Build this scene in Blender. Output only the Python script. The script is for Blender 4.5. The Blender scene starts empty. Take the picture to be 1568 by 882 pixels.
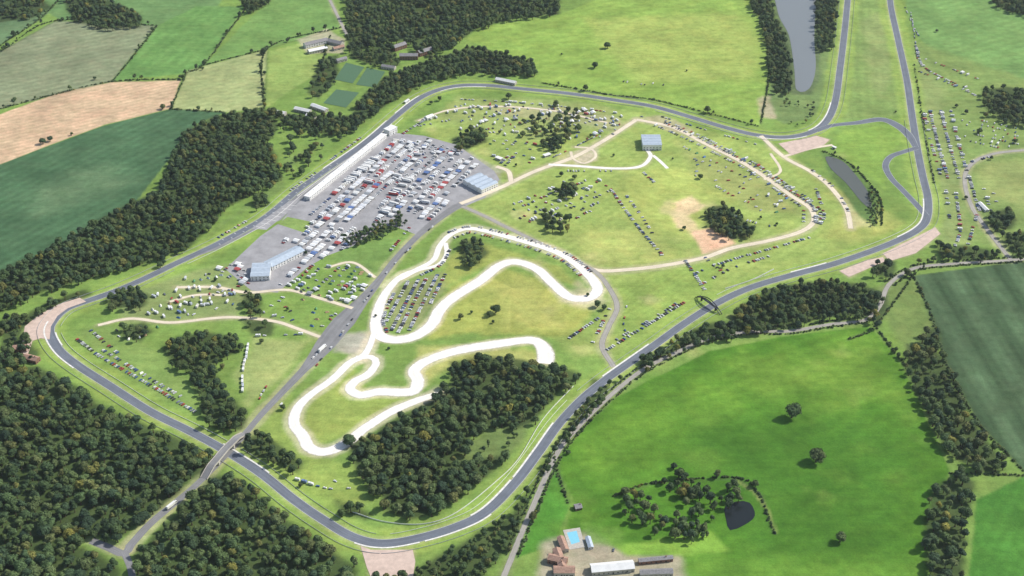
import bpy, math, random
import numpy as np
from mathutils import Vector
from mathutils.geometry import tessellate_polygon
random.seed(7); np.random.seed(7)
F=2154.; TH=math.radians(33); CH=1000.; CD=CH/math.tan(TH)
S_,C_=math.sin(TH),math.cos(TH)
# maps image pixels through the camera model onto the plane at height z
def G(px,py,z=0.0):
    u=(px-784)/F; v=(py-441)/F
    t=(CH-z)/(S_+v*C_)
    return (u*t, -CD+t*(C_-v*S_))
def GP(pts,z=0.0): return [G(p[0],p[1],z) for p in pts]
K=1.14
def lin(c):
    o=[]
    for v in c:
        v=v/255.
        o.append((v/12.92 if v<=0.04045 else ((v+0.055)/1.055)**2.4)/K)
    return tuple(o)
scene=bpy.context.scene
def link(o):
    scene.collection.objects.link(o); return o
# ---------------------------------------------------------------- materials
def newmat(name):
    m=bpy.data.materials.new(name); m.use_nodes=True
    nt=m.node_tree; b=nt.nodes['Principled BSDF']
    b.inputs['Specular IOR Level'].default_value=0.2
    b.inputs['Roughness'].default_value=0.9
    return m,nt,b
def N(nt,t,**k):
    n=nt.nodes.new(t)
    for a,v in k.items(): setattr(n,a,v)
    return n
def math_(nt,op,a,b=None,c=None,clamp=False):
    n=N(nt,'ShaderNodeMath',operation=op); n.use_clamp=clamp
    for i,v in enumerate((a,b,c)):
        if v is None: continue
        if isinstance(v,(int,float)): n.inputs[i].default_value=v
        else: nt.links.new(v,n.inputs[i])
    return n.outputs[0]
def noise(nt,scale,detail=3,rough=0.6,vec=None):
    n=N(nt,'ShaderNodeTexNoise'); n.inputs['Scale'].default_value=scale
    n.inputs['Detail'].default_value=detail; n.inputs['Roughness'].default_value=rough
    if vec is None:
        g=N(nt,'ShaderNodeNewGeometry'); vec=g.outputs['Position']
    nt.links.new(vec,n.inputs['Vector']); return n.outputs['Fac']
def maprange(nt,v,a,b,c,d):
    n=N(nt,'ShaderNodeMapRange'); nt.links.new(v,n.inputs[0])
    for i,x in enumerate((a,b,c,d)): n.inputs[i+1].default_value=x
    return n.outputs[0]
def mixc(nt,f,a,b,bt='MIX'):
    n=N(nt,'ShaderNodeMix',data_type='RGBA',blend_type=bt)
    for s,v in ((n.inputs[0],f),(n.inputs[6],a),(n.inputs[7],b)):
        if isinstance(v,(int,float)): s.default_value=v
        elif isinstance(v,tuple): s.default_value=(*v[:3],1)
        else: nt.links.new(v,s)
    return n.outputs[2]
def simple(name,rgb,rough=0.8,var=0.15,scale=0.5,spec=0.2,metal=0.0):
    m,nt,b=newmat(name)
    f=maprange(nt,noise(nt,scale),0.3,0.7,1-var,1+var)
    n=N(nt,'ShaderNodeVectorMath',operation='SCALE'); n.inputs[0].default_value=rgb; nt.links.new(f,n.inputs['Scale'])
    nt.links.new(n.outputs[0],b.inputs['Base Color'])
    b.inputs['Roughness'].default_value=rough; b.inputs['Specular IOR Level'].default_value=spec
    b.inputs['Metallic'].default_value=metal
    return m
def ground_mat():
    m,nt,b=newmat('grassland')
    a=N(nt,'ShaderNodeAttribute',attribute_name='Col')
    n1=maprange(nt,noise(nt,0.014,5,0.6),0.3,0.7,0.80,1.20)
    n2=maprange(nt,noise(nt,0.09,5,0.7),0.3,0.7,0.82,1.18)
    n3=maprange(nt,noise(nt,0.45,4,0.85),0.25,0.75,0.72,1.28)
    f=math_(nt,'MULTIPLY',math_(nt,'MULTIPLY',n1,n2),n3)
    # wheel / mower streaks
    g=N(nt,'ShaderNodeNewGeometry'); mp=N(nt,'ShaderNodeMapping'); mp.inputs['Rotation'].default_value=(0,0,.55); mp.inputs['Scale'].default_value=(0.012,0.16,1); nt.links.new(g.outputs['Position'],mp.inputs['Vector'])
    f=math_(nt,'MULTIPLY',f,maprange(nt,noise(nt,1.0,3,0.6,mp.outputs[0]),0.3,0.7,0.92,1.08))
    s=N(nt,'ShaderNodeVectorMath',operation='SCALE'); nt.links.new(a.outputs['Color'],s.inputs[0]); nt.links.new(f,s.inputs['Scale'])
    h=maprange(nt,noise(nt,0.03,7,0.72),0.45,0.72,0,0.8)
    c=mixc(nt,h,s.outputs[0],(1.28,1.08,1.12),'MULTIPLY')
    h2=maprange(nt,noise(nt,0.045,6,0.75),0.25,0.47,0.6,0.0)
    c=mixc(nt,h2,c,(0.76,0.90,0.72),'MULTIPLY')
    nt.links.new(c,b.inputs['Base Color']); b.inputs['Specular IOR Level'].default_value=0.05
    return m
def road_mat(name,rgb,line=True,dark=0.15,alpha_edge=False,streak=True,lw=0.92,sv=0.15):
    m,nt,b=newmat(name)
    uv=N(nt,'ShaderNodeUVMap'); sep=N(nt,'ShaderNodeSeparateXYZ'); nt.links.new(uv.outputs[0],sep.inputs[0])
    e=math_(nt,'ABSOLUTE',math_(nt,'MULTIPLY_ADD',sep.outputs[0],2.0,-1.0))
    f=maprange(nt,noise(nt,0.05,5,0.7),0.3,0.7,1-dark,1+dark)
    f2=maprange(nt,noise(nt,0.9,3,0.7),0.3,0.7,0.9,1.1)
    f=math_(nt,'MULTIPLY',f,f2)
    if streak:
        st=N(nt,'ShaderNodeTexNoise'); st.inputs['Scale'].default_value=1
        mp=N(nt,'ShaderNodeVectorMath',operation='MULTIPLY'); nt.links.new(uv.outputs[0],mp.inputs[0]); mp.inputs[1].default_value=(7,0.012,1)
        nt.links.new(mp.outputs[0],st.inputs['Vector'])
        f=math_(nt,'MULTIPLY',f,maprange(nt,st.outputs['Fac'],0.3,0.7,1-sv,1+sv))
    s=N(nt,'ShaderNodeVectorMath',operation='SCALE'); s.inputs[0].default_value=rgb; nt.links.new(f,s.inputs['Scale'])
    c=s.outputs[0]
    if line:
        l=math_(nt,'MULTIPLY',math_(nt,'GREATER_THAN',e,lw),math_(nt,'LESS_THAN',e,lw+0.05))
        c=mixc(nt,math_(nt,'MULTIPLY',l,0.9),c,(0.7,0.7,0.68))
    nt.links.new(c,b.inputs['Base Color'])
    if alpha_edge:
        a=math_(nt,'SUBTRACT',math_(nt,'ADD',1.0,math_(nt,'MULTIPLY',noise(nt,0.12,4,0.7),0.55)),e)
        a=maprange(nt,a,0.15,0.5,0,1); nt.links.new(a,b.inputs['Alpha'])
    return m
M={}
M['ground']=ground_mat()
M['track']=road_mat('track_asphalt',lin((113,119,130)))
M['road']=road_mat('road_asphalt',lin((136,136,138)),line=False)
M['lane']=road_mat('lane_asphalt',lin((166,162,154)),line=False,alpha_edge=True)
M['apron']=road_mat('paddock_asphalt',lin((160,159,162)),line=False,dark=0.22,streak=False)
M['sand']=road_mat('pale_gravel',lin((244,238,230)),line=False,dark=0.08,alpha_edge=True,sv=0.07)
M['dirt']=road_mat('dirt_path',lin((226,213,190)),line=False,dark=0.12,alpha_edge=True,sv=.1)
M['kerb']=simple('kerb_paint',lin((232,230,224)),0.6,0.2,0.3)
M['pink']=simple('gravel_trap',lin((210,188,175)),0.95,0.14,0.15)
M['white']=simple('white_paint',(0.72,0.72,0.71),0.5,0.08)
M['steel']=simple('galvanised_steel',(0.38,0.40,0.42),0.5,0.1)
M['glass']=simple('window_glass',(0.03,0.04,0.05),0.1,0.1,spec=0.6)
M['tyre']=simple('tyre_rubber',(0.02,0.02,0.02),0.9)
M['bluegrey']=simple('metal_roof',lin((182,195,210)),0.45,0.12,0.3)
M['whiteroof']=simple('white_roof',lin((238,238,238)),0.5,0.08,0.2)
M['brick']=simple('brick_wall',(0.24,0.14,0.10),0.9)
M['render']=simple('rendered_wall',(0.45,0.43,0.38),0.9)
M['tile']=simple('clay_tile_roof',lin((172,140,124)),0.9,0.25,0.6)
M['slate']=simple('slate_roof',lin((142,140,142)),0.7,0.25,0.6)
M['concrete']=simple('concrete',lin((190,185,176)),0.9,0.15)
M['dark']=simple('dark_steel',(0.02,0.025,0.035),0.5)
M['bark']=simple('bark',(0.08,0.06,0.04),0.95)
M['court']=simple('tennis_court_surface',lin((84,116,88)),0.9,0.1)
M['pool']=simple('pool_water',(0.22,0.55,0.70),0.1,0.05,spec=0.5)
m,nt,b=newmat('lake_water'); b.inputs['Base Color'].default_value=(0.18,0.195,0.20,1); b.inputs['Roughness'].default_value=0.12; b.inputs['Specular IOR Level'].default_value=0.5
bp=N(nt,'ShaderNodeBump'); bp.inputs['Strength'].default_value=0.15; bp.inputs['Distance'].default_value=0.3; nt.links.new(noise(nt,0.3),bp.inputs['Height']); nt.links.new(bp.outputs[0],b.inputs['Normal']); M['water']=m
m,nt,b=newmat('pond_water'); b.inputs['Base Color'].default_value=(0.015,0.02,0.022,1); b.inputs['Roughness'].default_value=0.1; M['pond']=m
m,nt,b=newmat('green_water'); b.inputs['Base Color'].default_value=(0.10,0.11,0.10,1); b.inputs['Roughness'].default_value=0.2; M['gpond']=m
def rand_mat(name,cols,rough=0.4,spec=0.5):
    m,nt,b=newmat(name); oi=N(nt,'ShaderNodeObjectInfo'); r=N(nt,'ShaderNodeValToRGB'); r.color_ramp.interpolation='CONSTANT'
    el=r.color_ramp.elements
    while len(el)<len(cols): el.new(1.0)
    for i,c in enumerate(cols): el[i].position=i/len(cols)
    for i,c in enumerate(cols): el[i].color=(*c,1)
    nt.links.new(oi.outputs['Random'],r.inputs[0]); nt.links.new(r.outputs[0],b.inputs['Base Color'])
    b.inputs['Roughness'].default_value=rough; b.inputs['Specular IOR Level'].default_value=spec
    return m
M['paint']=rand_mat('car_paint',[(.75,.75,.75),(.05,.05,.06),(.48,.50,.53),(.05,.08,.22),(.40,.05,.05),(.72,.73,.75),(.15,.16,.18),(.45,.47,.5),(.07,.13,.30),(.64,.66,.7),(.04,.04,.045),(.78,.78,.78),(.34,.05,.05),(.76,.76,.76),(.25,.28,.34),(.6,.6,.55),(.5,.52,.55),(.72,.72,.74)],.3)
M['vanpaint']=rand_mat('van_paint',[(.8,.8,.8),(.78,.78,.75),(.82,.82,.82),(.72,.7,.65),(.78,.79,.82),(.5,.54,.6),(.8,.8,.8),(.82,.82,.82),(.45,.08,.08),(.82,.82,.82),(.78,.79,.8),(.15,.22,.4),(.82,.82,.82),(.6,.62,.66)])
M['canvas']=rand_mat('awning_canvas',[(.82,.82,.82),(.76,.77,.8),(.8,.8,.78),(.82,.82,.82),(.14,.22,.45),(.8,.8,.8),(.55,.57,.6),(.82,.82,.82),(.45,.1,.1),(.82,.82,.82),(.3,.32,.35)],0.8,0.1)
M['tentc']=rand_mat('tent_fabric',[(.1,.2,.4),(.75,.75,.7),(.1,.25,.12),(.5,.35,.2),(.4,.45,.5),(.8,.8,.8)],0.8,0.1)
def leafmat(name,cols):
    m,nt,b=newmat(name); oi=N(nt,'ShaderNodeObjectInfo'); r=N(nt,'ShaderNodeValToRGB')
    el=r.color_ramp.elements
    while len(el)<len(cols): el.new(1.0)
    for i,(p,c) in enumerate(cols): el[i].position=p
    for i,(p,c) in enumerate(cols): el[i].color=(*c,1)
    nt.links.new(oi.outputs['Random'],r.inputs[0])
    tc=N(nt,'ShaderNodeTexCoord')
    f=maprange(nt,noise(nt,0.5,2,0.6,tc.outputs['Object']),0.3,0.7,0.65,1.4)
    f=math_(nt,'MULTIPLY',f,maprange(nt,noise(nt,0.012,3,0.6),0.35,0.65,0.78,1.22))
    s=N(nt,'ShaderNodeVectorMath',operation='SCALE'); nt.links.new(r.outputs[0],s.inputs[0]); nt.links.new(f,s.inputs['Scale'])
    nt.links.new(s.outputs[0],b.inputs['Base Color']); b.inputs['Roughness'].default_value=0.7; b.inputs['Specular IOR Level'].default_value=0.12
    return m
M['leaf']=leafmat('foliage',[(0,(.038,.070,.042)),(.2,(.060,.100,.046)),(.45,(.074,.122,.048)),(.7,(.098,.145,.052)),(.88,(.115,.150,.060)),(.96,(.155,.165,.055)),(1,(.23,.22,.05))])
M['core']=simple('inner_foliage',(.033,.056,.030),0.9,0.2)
# ---------------------------------------------------------------- ground painting
step=3.0
def axis(a,b):
    c=np.arange(a,b+.1,step); g=[]; d=12.; v=c[-1]
    while v<60000: v+=d; d*=1.45; g.append(v)
    l=[]; d=12.; v=c[0]
    while v>-60000: v-=d; d*=1.45; l.append(v)
    return np.array(l[::-1]+list(c)+g)
XS=axis(-1110,1110); YS=axis(-640,1110)
NX,NY=len(XS),len(YS)
def vnoise(scale,seed,oct=3):
    rs=np.random.RandomState(seed); tot=np.zeros((NY,NX)); amp=1;sm=0
    for o in range(oct):
        g=rs.rand(256,256); x=(XS/scale)%255; y=(YS/scale)%255
        xi=x.astype(int); yi=y.astype(int); fx=x-xi; fy=y-yi; fx=fx*fx*(3-2*fx); fy=fy*fy*(3-2*fy)
        a=g[yi][:,xi]; b_=g[yi][:,(xi+1)]; c=g[(yi+1)][:,xi]; d=g[(yi+1)][:,(xi+1)]
        tot+=amp*((a*(1-fx)+b_*fx)*(1-fy)[:,None]+(c*(1-fx)+d*fx)*fy[:,None]); sm+=amp
        amp*=.5; scale*=.5
    return (tot/sm-.5)*2
NZ=vnoise(28,1,3)*1.6
NZ2=vnoise(9,2,2)*1.6
COL=np.zeros((NY,NX,3)); COL[:]=lin((122,152,76))
BN=vnoise(160,5,4); COL*= (1+0.12*BN)[...,None]
def sdf(poly,X,Y,closed=True):
    n=len(poly); D=np.full(X.shape,1e9); ins=np.zeros(X.shape,bool)
    for i in range(n if closed else n-1):
        ax,ay=poly[i]; bx,by=poly[(i+1)%n]; dx,dy=bx-ax,by-ay; L=dx*dx+dy*dy+1e-9
        t=np.clip(((X-ax)*dx+(Y-ay)*dy)/L,0,1)
        D=np.minimum(D,np.hypot(X-ax-t*dx,Y-ay-t*dy))
        if closed:
            cond=((ay>Y)!=(by>Y))&(X<(bx-ax)*(Y-ay)/((by-ay) if by!=ay else 1e-9)+ax); ins^=cond
    return np.where(ins,D,-D) if closed else -D
def window(w,m):
    a=np.array(w); i0=np.searchsorted(XS,a[:,0].min()-m); i1=np.searchsorted(XS,a[:,0].max()+m)
    j0=np.searchsorted(YS,a[:,1].min()-m); j1=np.searchsorted(YS,a[:,1].max()+m)
    return slice(max(j0,0),j1),slice(max(i0,0),i1)
def paint(pts,rgb,soft=3,amp=2,k=1.0,stripes=None,line=None,z=0):
    w=GP(pts,z)
    m=soft+amp*2+(line or 0)+6; sj,si=window(w,m)
    X,Y=np.meshgrid(XS[si],YS[sj])
    d=sdf(w,X,Y,line is None)
    if line: d=d+line/2.
    d=d+amp*NZ[sj,si]+0.3*amp*NZ2[sj,si]
    f=np.clip((d+soft)/(2*soft),0,1); f=f*f*(3-2*f)*k
    c=np.array(lin(rgb))[None,None,:]*np.ones(X.shape+(1,))
    if stripes:
        p1,p2,per,am=stripes; a=np.array(G(*p1));b_=np.array(G(*p2)); t=(b_-a)/np.linalg.norm(b_-a)
        q=(X*-t[1]+Y*t[0])/per*2*math.pi
        c=c*(1+am*np.sin(q)*(1+.5*NZ[sj,si]))[...,None]
    c=c*(1+0.10*NZ[sj,si])[...,None]
    COL[sj,si]=COL[sj,si]*(1-f[...,None])+c*f[...,None]
# fields: crop colours, with cloud shade at upper left painted into the darker ones
paint([(-200,-60),(60,-60),(90,10),(0,70),(-200,100)],(104,132,92))
paint([(85,32),(240,38),(172,124),(60,152),(0,166),(-150,190),(-150,110),(0,78)],(132,142,110),stripes=((0,160),(170,120),16,0.07))
paint([(0,0),(90,-40),(360,-40),(330,15),(240,40),(90,30),(60,10)],(106,140,86))
paint([(240,40),(300,10),(375,10),(312,100),(285,112),(172,124)],(106,147,80),stripes=((172,124),(300,10),20,0.05))
paint([(-150,215),(0,175),(90,142),(170,126),(276,123),(262,166),(160,191),(60,228),(0,252),(-150,300)],(202,176,144),1.5,0.6,stripes=((0,200),(262,140),11,0.07))
paint([(-150,300),(0,252),(60,229),(160,192),(262,167),(345,172),(300,190),(262,240),(200,320),(0,440),(-150,480)],(76,109,76),1.5,0.6,stripes=((0,330),(262,200),15,0.08))
paint([(60,290),(160,250),(200,280),(60,330)],(104,130,94),30,8,0.7)
paint([(288,108),(410,75),(402,165),(350,172),(262,166)],(158,170,116),2,1,stripes=((288,108),(410,75),14,0.05))
paint([(312,100),(370,40),(440,-20),(505,-20),(522,40),(410,74)],(114,150,82))
paint([(412,78),(505,55),(490,110),(405,166)],(144,168,92))
paint([(735,40),(850,25),(1010,-40),(1150,-20),(1178,50),(1178,110),(1162,192),(1000,152),(830,126),(780,90),(715,60)],(138,168,80),2,1,stripes=((780,90),(1150,20),24,0.05))
paint([(900,30),(1130,20),(1165,60),(1160,120),(980,130),(930,80)],(160,176,94),22,8,0.8)
paint([(1225,-40),(1300,-40),(1290,60),(1250,180),(1200,190),(1170,170)],(116,140,84),4)
paint([(1310,-60),(1362,-20),(1388,120),(1392,175),(1300,185),(1275,188),(1290,120)],(128,154,86),4,stripes=((1320,0),(1330,150),14,0.05))
paint([(1320,30),(1355,20),(1375,100),(1350,150),(1330,120)],(144,158,100),12,8,0.6)
paint([(1380,-40),(1700,-60),(1700,140),(1568,130),(1440,100),(1395,40)],(116,152,86),stripes=((1400,40),(1560,0),18,0.05))
paint([(1395,60),(1568,120),(1700,150),(1700,400),(1568,385),(1440,370),(1425,300)],(126,150,84),12,6)
paint([(1400,80),(1440,130),(1470,240),(1480,370),(1440,370),(1425,280)],(144,158,100),14,8,0.6)
paint([(1500,250),(1700,240),(1700,340),(1568,320),(1500,300)],(150,162,98),18,6,0.8)
paint([(1398,422),(1568,400),(1750,380),(1750,760),(1568,722),(1500,650),(1450,560)],(70,96,64),1.5,0.6,stripes=((1440,440),(1560,640),11,0.13))
paint([(1398,422),(1568,400),(1750,380),(1750,760),(1568,722),(1500,650),(1450,560)],(88,108,80),1.5,0.6,0.35,stripes=((1440,440),(1560,640),44,0.5))
paint([(1340,440),(1400,425),(1440,520),(1400,560),(1350,480)],(116,138,76),6)
paint([(848,700),(935,612),(1085,538),(1200,515),(1330,500),(1372,545),(1400,600),(1455,720),(1430,800),(1425,960),(780,960),(850,860),(880,770)],(82,128,42),2,1,stripes=((850,700),(1330,520),22,0.07))
paint([(860,690),(980,600),(1330,505),(1370,560),(1390,620),(1200,600),(1040,660),(950,740)],(104,145,52),40,18,0.75,stripes=((850,700),(1330,520),16,0.06))
paint([(1060,650),(1330,630),(1390,690),(1360,860),(1150,860),(1080,740)],(68,112,38),40,18,0.6)
paint([(1130,560),(1330,530),(1370,600),(1230,620)],(122,152,62),40,20,0.45)
paint([(1040,850),(1430,860),(1430,960),(1040,960)],(112,156,60),22,8,0.65)
paint([(1495,765),(1568,730),(1750,770),(1750,960),(1475,960)],(78,130,52),2,1,stripes=((1500,880),(1568,740),12,0.05))
paint([(850,712),(873,770),(850,835),(780,858),(800,800)],(84,138,52),2,1)
# circuit interior
paint([(640,200),(700,150),(900,160),(1000,175),(1200,230),(1270,280),(1360,330),(1400,345),(1200,420),(1060,470),(935,560),(900,540),(930,440),(720,320),(760,260)],(150,171,92),8,5,stripes=((720,320),(1000,180),13,0.05))
paint([(700,150),(820,150),(940,165),(960,190),(820,215),(720,190),(660,180)],(150,165,100),14,6,0.8)
paint([(960,265),(1060,260),(1120,300),(1050,370),(980,350),(940,300)],(174,188,102),25,8,0.85,stripes=((960,265),(1100,300),11,0.05))
paint([(870,360),(1000,345),(1040,400),(930,405)],(176,184,106),20,8,0.75)
paint([(1040,220),(1180,280),(1230,330),(1150,320),(1060,260)],(156,163,100),14,6,0.7)
paint([(1230,255),(1330,310),(1390,345),(1300,375),(1260,360),(1290,320)],(166,173,96),14,6,0.8)
paint([(1290,200),(1370,190),(1392,215),(1350,240),(1355,290),(1330,270),(1270,225)],(134,167,78),5,3)
paint([(930,440),(1050,410),(1110,400),(1090,450),(950,540)],(138,164,82),10,4,0.8,stripes=((940,530),(1060,450),9,0.06))
paint([(690,440),(770,410),(830,430),(870,460),(910,470),(880,520),(720,510),(650,520)],(160,170,88),8,5)
paint([(740,440),(800,425),(850,460),(860,500),(780,500)],(176,175,104),20,10,0.5)
paint([(600,440),(680,415),(690,430),(640,500),(595,505)],(142,152,100),6,3,0.9)
paint([(720,365),(860,410),(890,440),(850,430),(800,395),(740,410),(680,440),(680,400)],(152,165,86),6,3)
paint([(850,520),(930,480),(920,530),(880,550)],(144,163,88),8,4,0.7)
paint([(640,530),(820,535),(830,555),(700,555),(650,590)],(176,178,106),8,4,0.8)
paint([(470,610),(540,560),(560,600),(620,610),(520,670),(490,680),(460,650)],(150,168,86),6,4,0.9)
paint([(390,520),(480,520),(430,580),(380,620),(360,570)],(160,172,108),8,4,0.85)
paint([(530,370),(640,360),(600,410),(560,420),(500,400)],(120,152,80),5,3)
paint([(380,640),(450,600),(460,690),(550,720),(560,790),(470,760),(380,700)],(144,165,84),6,4,0.8)
paint([(110,510),(170,490),(290,580),(310,640),(240,610)],(128,154,84),6,4,0.8)
paint([(180,440),(380,400),(400,450),(350,490),(180,500)],(138,153,98),8,4,0.8)
paint([(300,380),(540,180),(520,200),(430,250),(440,290),(340,340),(290,390)],(118,143,78),4,3)
for i in range(60):
    x=random.uniform(640,1380); y=random.uniform(190,560); r=random.uniform(6,22)
    paint([(x-r,y-r*.3),(x+r*.3,y-r*.5),(x+r,y+r*.1),(x,y+r*.5)],random.choice([(180,180,118),(122,146,74),(188,180,132),(158,174,92)]),8,6,random.uniform(.2,.55))
for i in range(40):
    x=random.uniform(860,1420); y=random.uniform(540,880); r=random.uniform(8,30)
    paint([(x-r,y-r*.3),(x+r*.3,y-r*.5),(x+r,y+r*.1),(x,y+r*.5)],random.choice([(112,146,58),(68,106,38),(128,152,72),(84,122,44)]),12,8,random.uniform(.2,.45))
# worn earth
paint([(1032,312),(1060,298),(1082,315),(1056,332),(1062,352),(1035,348)],(214,194,152),5,5,0.95)
paint([(1045,335),(1062,345),(1075,362),(1060,358)],(200,184,136),5,4,0.8)
paint([(1063,355),(1100,348),(1128,372),(1110,388),(1073,390)],(220,184,152),4,4,0.97)
paint([(1015,310),(1030,305),(1030,325),(1015,325)],(196,186,134),6,6,0.7)
paint([(880,232),(910,225),(915,245),(885,250)],(212,202,178),5,4,0.85)
paint([(1160,150),(1180,145),(1185,180),(1165,180)],(190,175,150),5,4,0.7)
paint([(740,160),(870,165),(950,180),(940,205),(900,190),(760,175)],(170,168,130),6,5,0.55)
paint([(985,180),(1020,175),(1060,200),(1030,205)],(190,176,150),5,4,0.6)
paint([(1290,300),(1320,310),(1330,345),(1300,350)],(188,184,135),8,5,0.7)
paint([(500,515),(560,508),(580,520),(560,545),(510,540)],(180,176,162),6,4,0.9)
paint([(885,430),(930,460),(910,475),(860,460)],(192,184,152),8,5,0.6)
paint([(640,605),(670,590),(690,600),(640,630)],(176,170,145),6,4,0.7)
# ---------------------------------------------------------------- polylines
def smooth(w,closed=False,sp=5.0):
    n=len(w); out=[]
    rng=n if closed else n-1
    for i in range(rng):
        if closed: p0,p1,p2,p3=[w[(i+k)%n] for k in (-1,0,1,2)]
        else:
            p1,p2=w[i],w[i+1]; p0=w[i-1] if i>0 else (2*p1[0]-p2[0],2*p1[1]-p2[1]); p3=w[i+2] if i+2<n else (2*p2[0]-p1[0],2*p2[1]-p1[1])
        L=math.hypot(p2[0]-p1[0],p2[1]-p1[1]); k=max(2,int(L/sp))
        for j in range(k):
            t=j/k; t2=t*t;t3=t2*t
            out.append(tuple(.5*((2*p1[q])+(-p0[q]+p2[q])*t+(2*p0[q]-5*p1[q]+4*p2[q]-p3[q])*t2+(-p0[q]+3*p1[q]-3*p2[q]+p3[q])*t3) for q in (0,1)))
    if not closed: out.append(w[-1])
    return out
def normals(p,closed=False):
    a=np.array(p); 
    if closed: t=np.roll(a,-1,0)-np.roll(a,1,0)
    else: t=np.gradient(a,axis=0)
    t/=np.linalg.norm(t,axis=1)[:,None]+1e-9
    return a,t,np.stack([-t[:,1],t[:,0]],1)
def offset(p,d,closed=False):
    a,t,n=normals(p,closed); return [tuple(x) for x in a+n*d]
LZ=[0.02]
def nz(): LZ[0]+=0.005; return LZ[0]
def mesh_obj(name,v,f,mat,parent=None):
    me=bpy.data.meshes.new(name); me.from_pydata(v,[],f)
    for m_ in (mat if isinstance(mat,list) else [mat]): me.materials.append(m_)
    o=bpy.data.objects.new(name,me); link(o)
    if parent: o.parent=parent
    return o
def ribbon(name,p,width,mat,closed=False,z=None,parent=None,zs=None):
    a,t,n=normals(p,closed); z=nz() if z is None else z
    m_=len(a); wd=np.interp(np.linspace(0,1,m_),np.linspace(0,1,len(width)),width) if isinstance(width,(list,tuple)) else np.full(m_,float(width))
    ac=[-1,-.5,0,.5,1]; v=[];f=[];uvs=[]
    d=np.concatenate([[0],np.cumsum(np.linalg.norm(np.diff(a,axis=0),axis=1))])
    if closed: 
        a=np.vstack([a,a[:1]]); n=np.vstack([n,n[:1]]); wd=np.append(wd,wd[0]); d=np.append(d,d[-1]+5); m_+=1
    for i in range(m_):
        for q in ac: v.append((a[i,0]+n[i,0]*q*wd[i]/2,a[i,1]+n[i,1]*q*wd[i]/2,z if zs is None else zs[i]))
    for i in range(m_-1):
        for k in range(4):
            b0=i*5+k; f.append((b0+1,b0,b0+5,b0+6)); uvs+=[((k+1)/4,d[i]),(k/4,d[i]),(k/4,d[i+1]),((k+1)/4,d[i+1])]
    o=mesh_obj(name,v,f,mat,parent)
    uv=o.data.uv_layers.new(name='UVMap'); uv.data.foreach_set('uv',np.array(uvs).ravel())
    return o
def sheet(name,pts,mat,z=None,rounds=True,h=0):
    w=GP(pts,h); 
    if rounds: w=smooth(w,True,6)
    z=nz() if z is None else z
    v=[Vector((x,y,z)) for x,y in w]; tr=tessellate_polygon([v])
    f=[]
    for a,b_,c in tr:
        s=(v[b_]-v[a]).cross(v[c]-v[a]).z; f.append((a,b_,c) if s>0 else (c,b_,a))
    o=mesh_obj(name,[tuple(x) for x in v],f,mat)
    uv=o.data.uv_layers.new(name='UVMap')
    for l in uv.data: l.uv=(.5,0)
    return o
T1=[(1363,-60),(1363,0),(1375,60),(1388,120),(1397,180),(1405,230),(1413,270),(1421,305),(1419,335),(1405,352),(1375,368),(1330,386),(1270,406),(1210,422),(1150,440),(1100,463),(1050,494),(1000,530),(960,558),(925,583),(890,612),(855,650),(825,692),(790,738),(745,783),(700,806),(640,824),(585,832),(540,822),(495,796),(450,765),(400,725),(345,690),(290,660),(230,630),(170,592),(120,560),(90,535),(76,508),(84,489),(102,473),(130,462),(165,450),(200,436),(235,420),(270,403),(330,375),(390,343),(420,322),(455,292),(500,260),(560,218),(610,175),(640,152),(670,138),(705,131),(750,131),(800,136),(870,143),(940,153),(1000,163),(1060,180),(1110,195),(1160,207),(1205,210),(1243,202),(1266,185),(1279,155),(1287,100),(1293,50),(1298,0),(1303,-60)]
TP=smooth(GP(T1))
def paintw(wp,rgb,line,soft=3,amp=1,k=1.0):
    sj,si=window(wp,line+soft+8); X,Y=np.meshgrid(XS[si],YS[sj]); d=sdf(wp,X,Y,False)+line/2+amp*NZ[sj,si]
    f=np.clip((d+soft)/(2*soft),0,1); f=f*f*(3-2*f)*k; c=np.array(lin(rgb))
    COL[sj,si]=COL[sj,si]*(1-f[...,None])+c*f[...,None]
TPs=TP[::3]
paintw(TPs,(144,170,84),44,5,3,0.75)
paintw(TPs,(166,178,116),18,2,0.5,0.75)
ribbon('race_track',TP,12,M['track'])
L1=GP([(1250,200),(1275,192),(1312,188),(1350,183),(1375,193),(1392,208),(1402,225)]); ribbon('link_track',smooth(L1),[11,10,12,15,16,14,10],M['track'])
L2=GP([(1405,226),(1385,232),(1364,240),(1356,254),(1364,272),(1382,291),(1402,312),(1418,330)]); ribbon('link_track',smooth(L2),10,M['track'])
# pit lane and paddock tarmac
sheet('paddock_tarmac',[(455,308),(600,203),(650,208),(700,222),(757,262),(765,275),(742,303),(712,316),(690,325),(645,362),(600,345),(575,350),(545,375),(500,392),(470,410),(425,448),(385,445),(345,412),(398,362),(430,340)],M['apron'],rounds=False)
sheet('pit_lane',[(290,396),(330,383),(390,353),(430,337),(455,312),(585,210),(600,192),(560,222),(500,266),(455,298),(420,328),(390,349),(330,379)],M['road'],rounds=False)
sheet('pit_exit_apron',[(385,350),(440,310),(460,303),(445,322),(408,352)],M['apron'],rounds=False)
sheet('grass_island',[(425,343),(440,332),(478,340),(465,356)],M['ground'],z=None,rounds=False)
def near(px,py):
    x,y=G(px,py); return min(range(len(TP)),key=lambda i:(TP[i][0]-x)**2+(TP[i][1]-y)**2)
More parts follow.
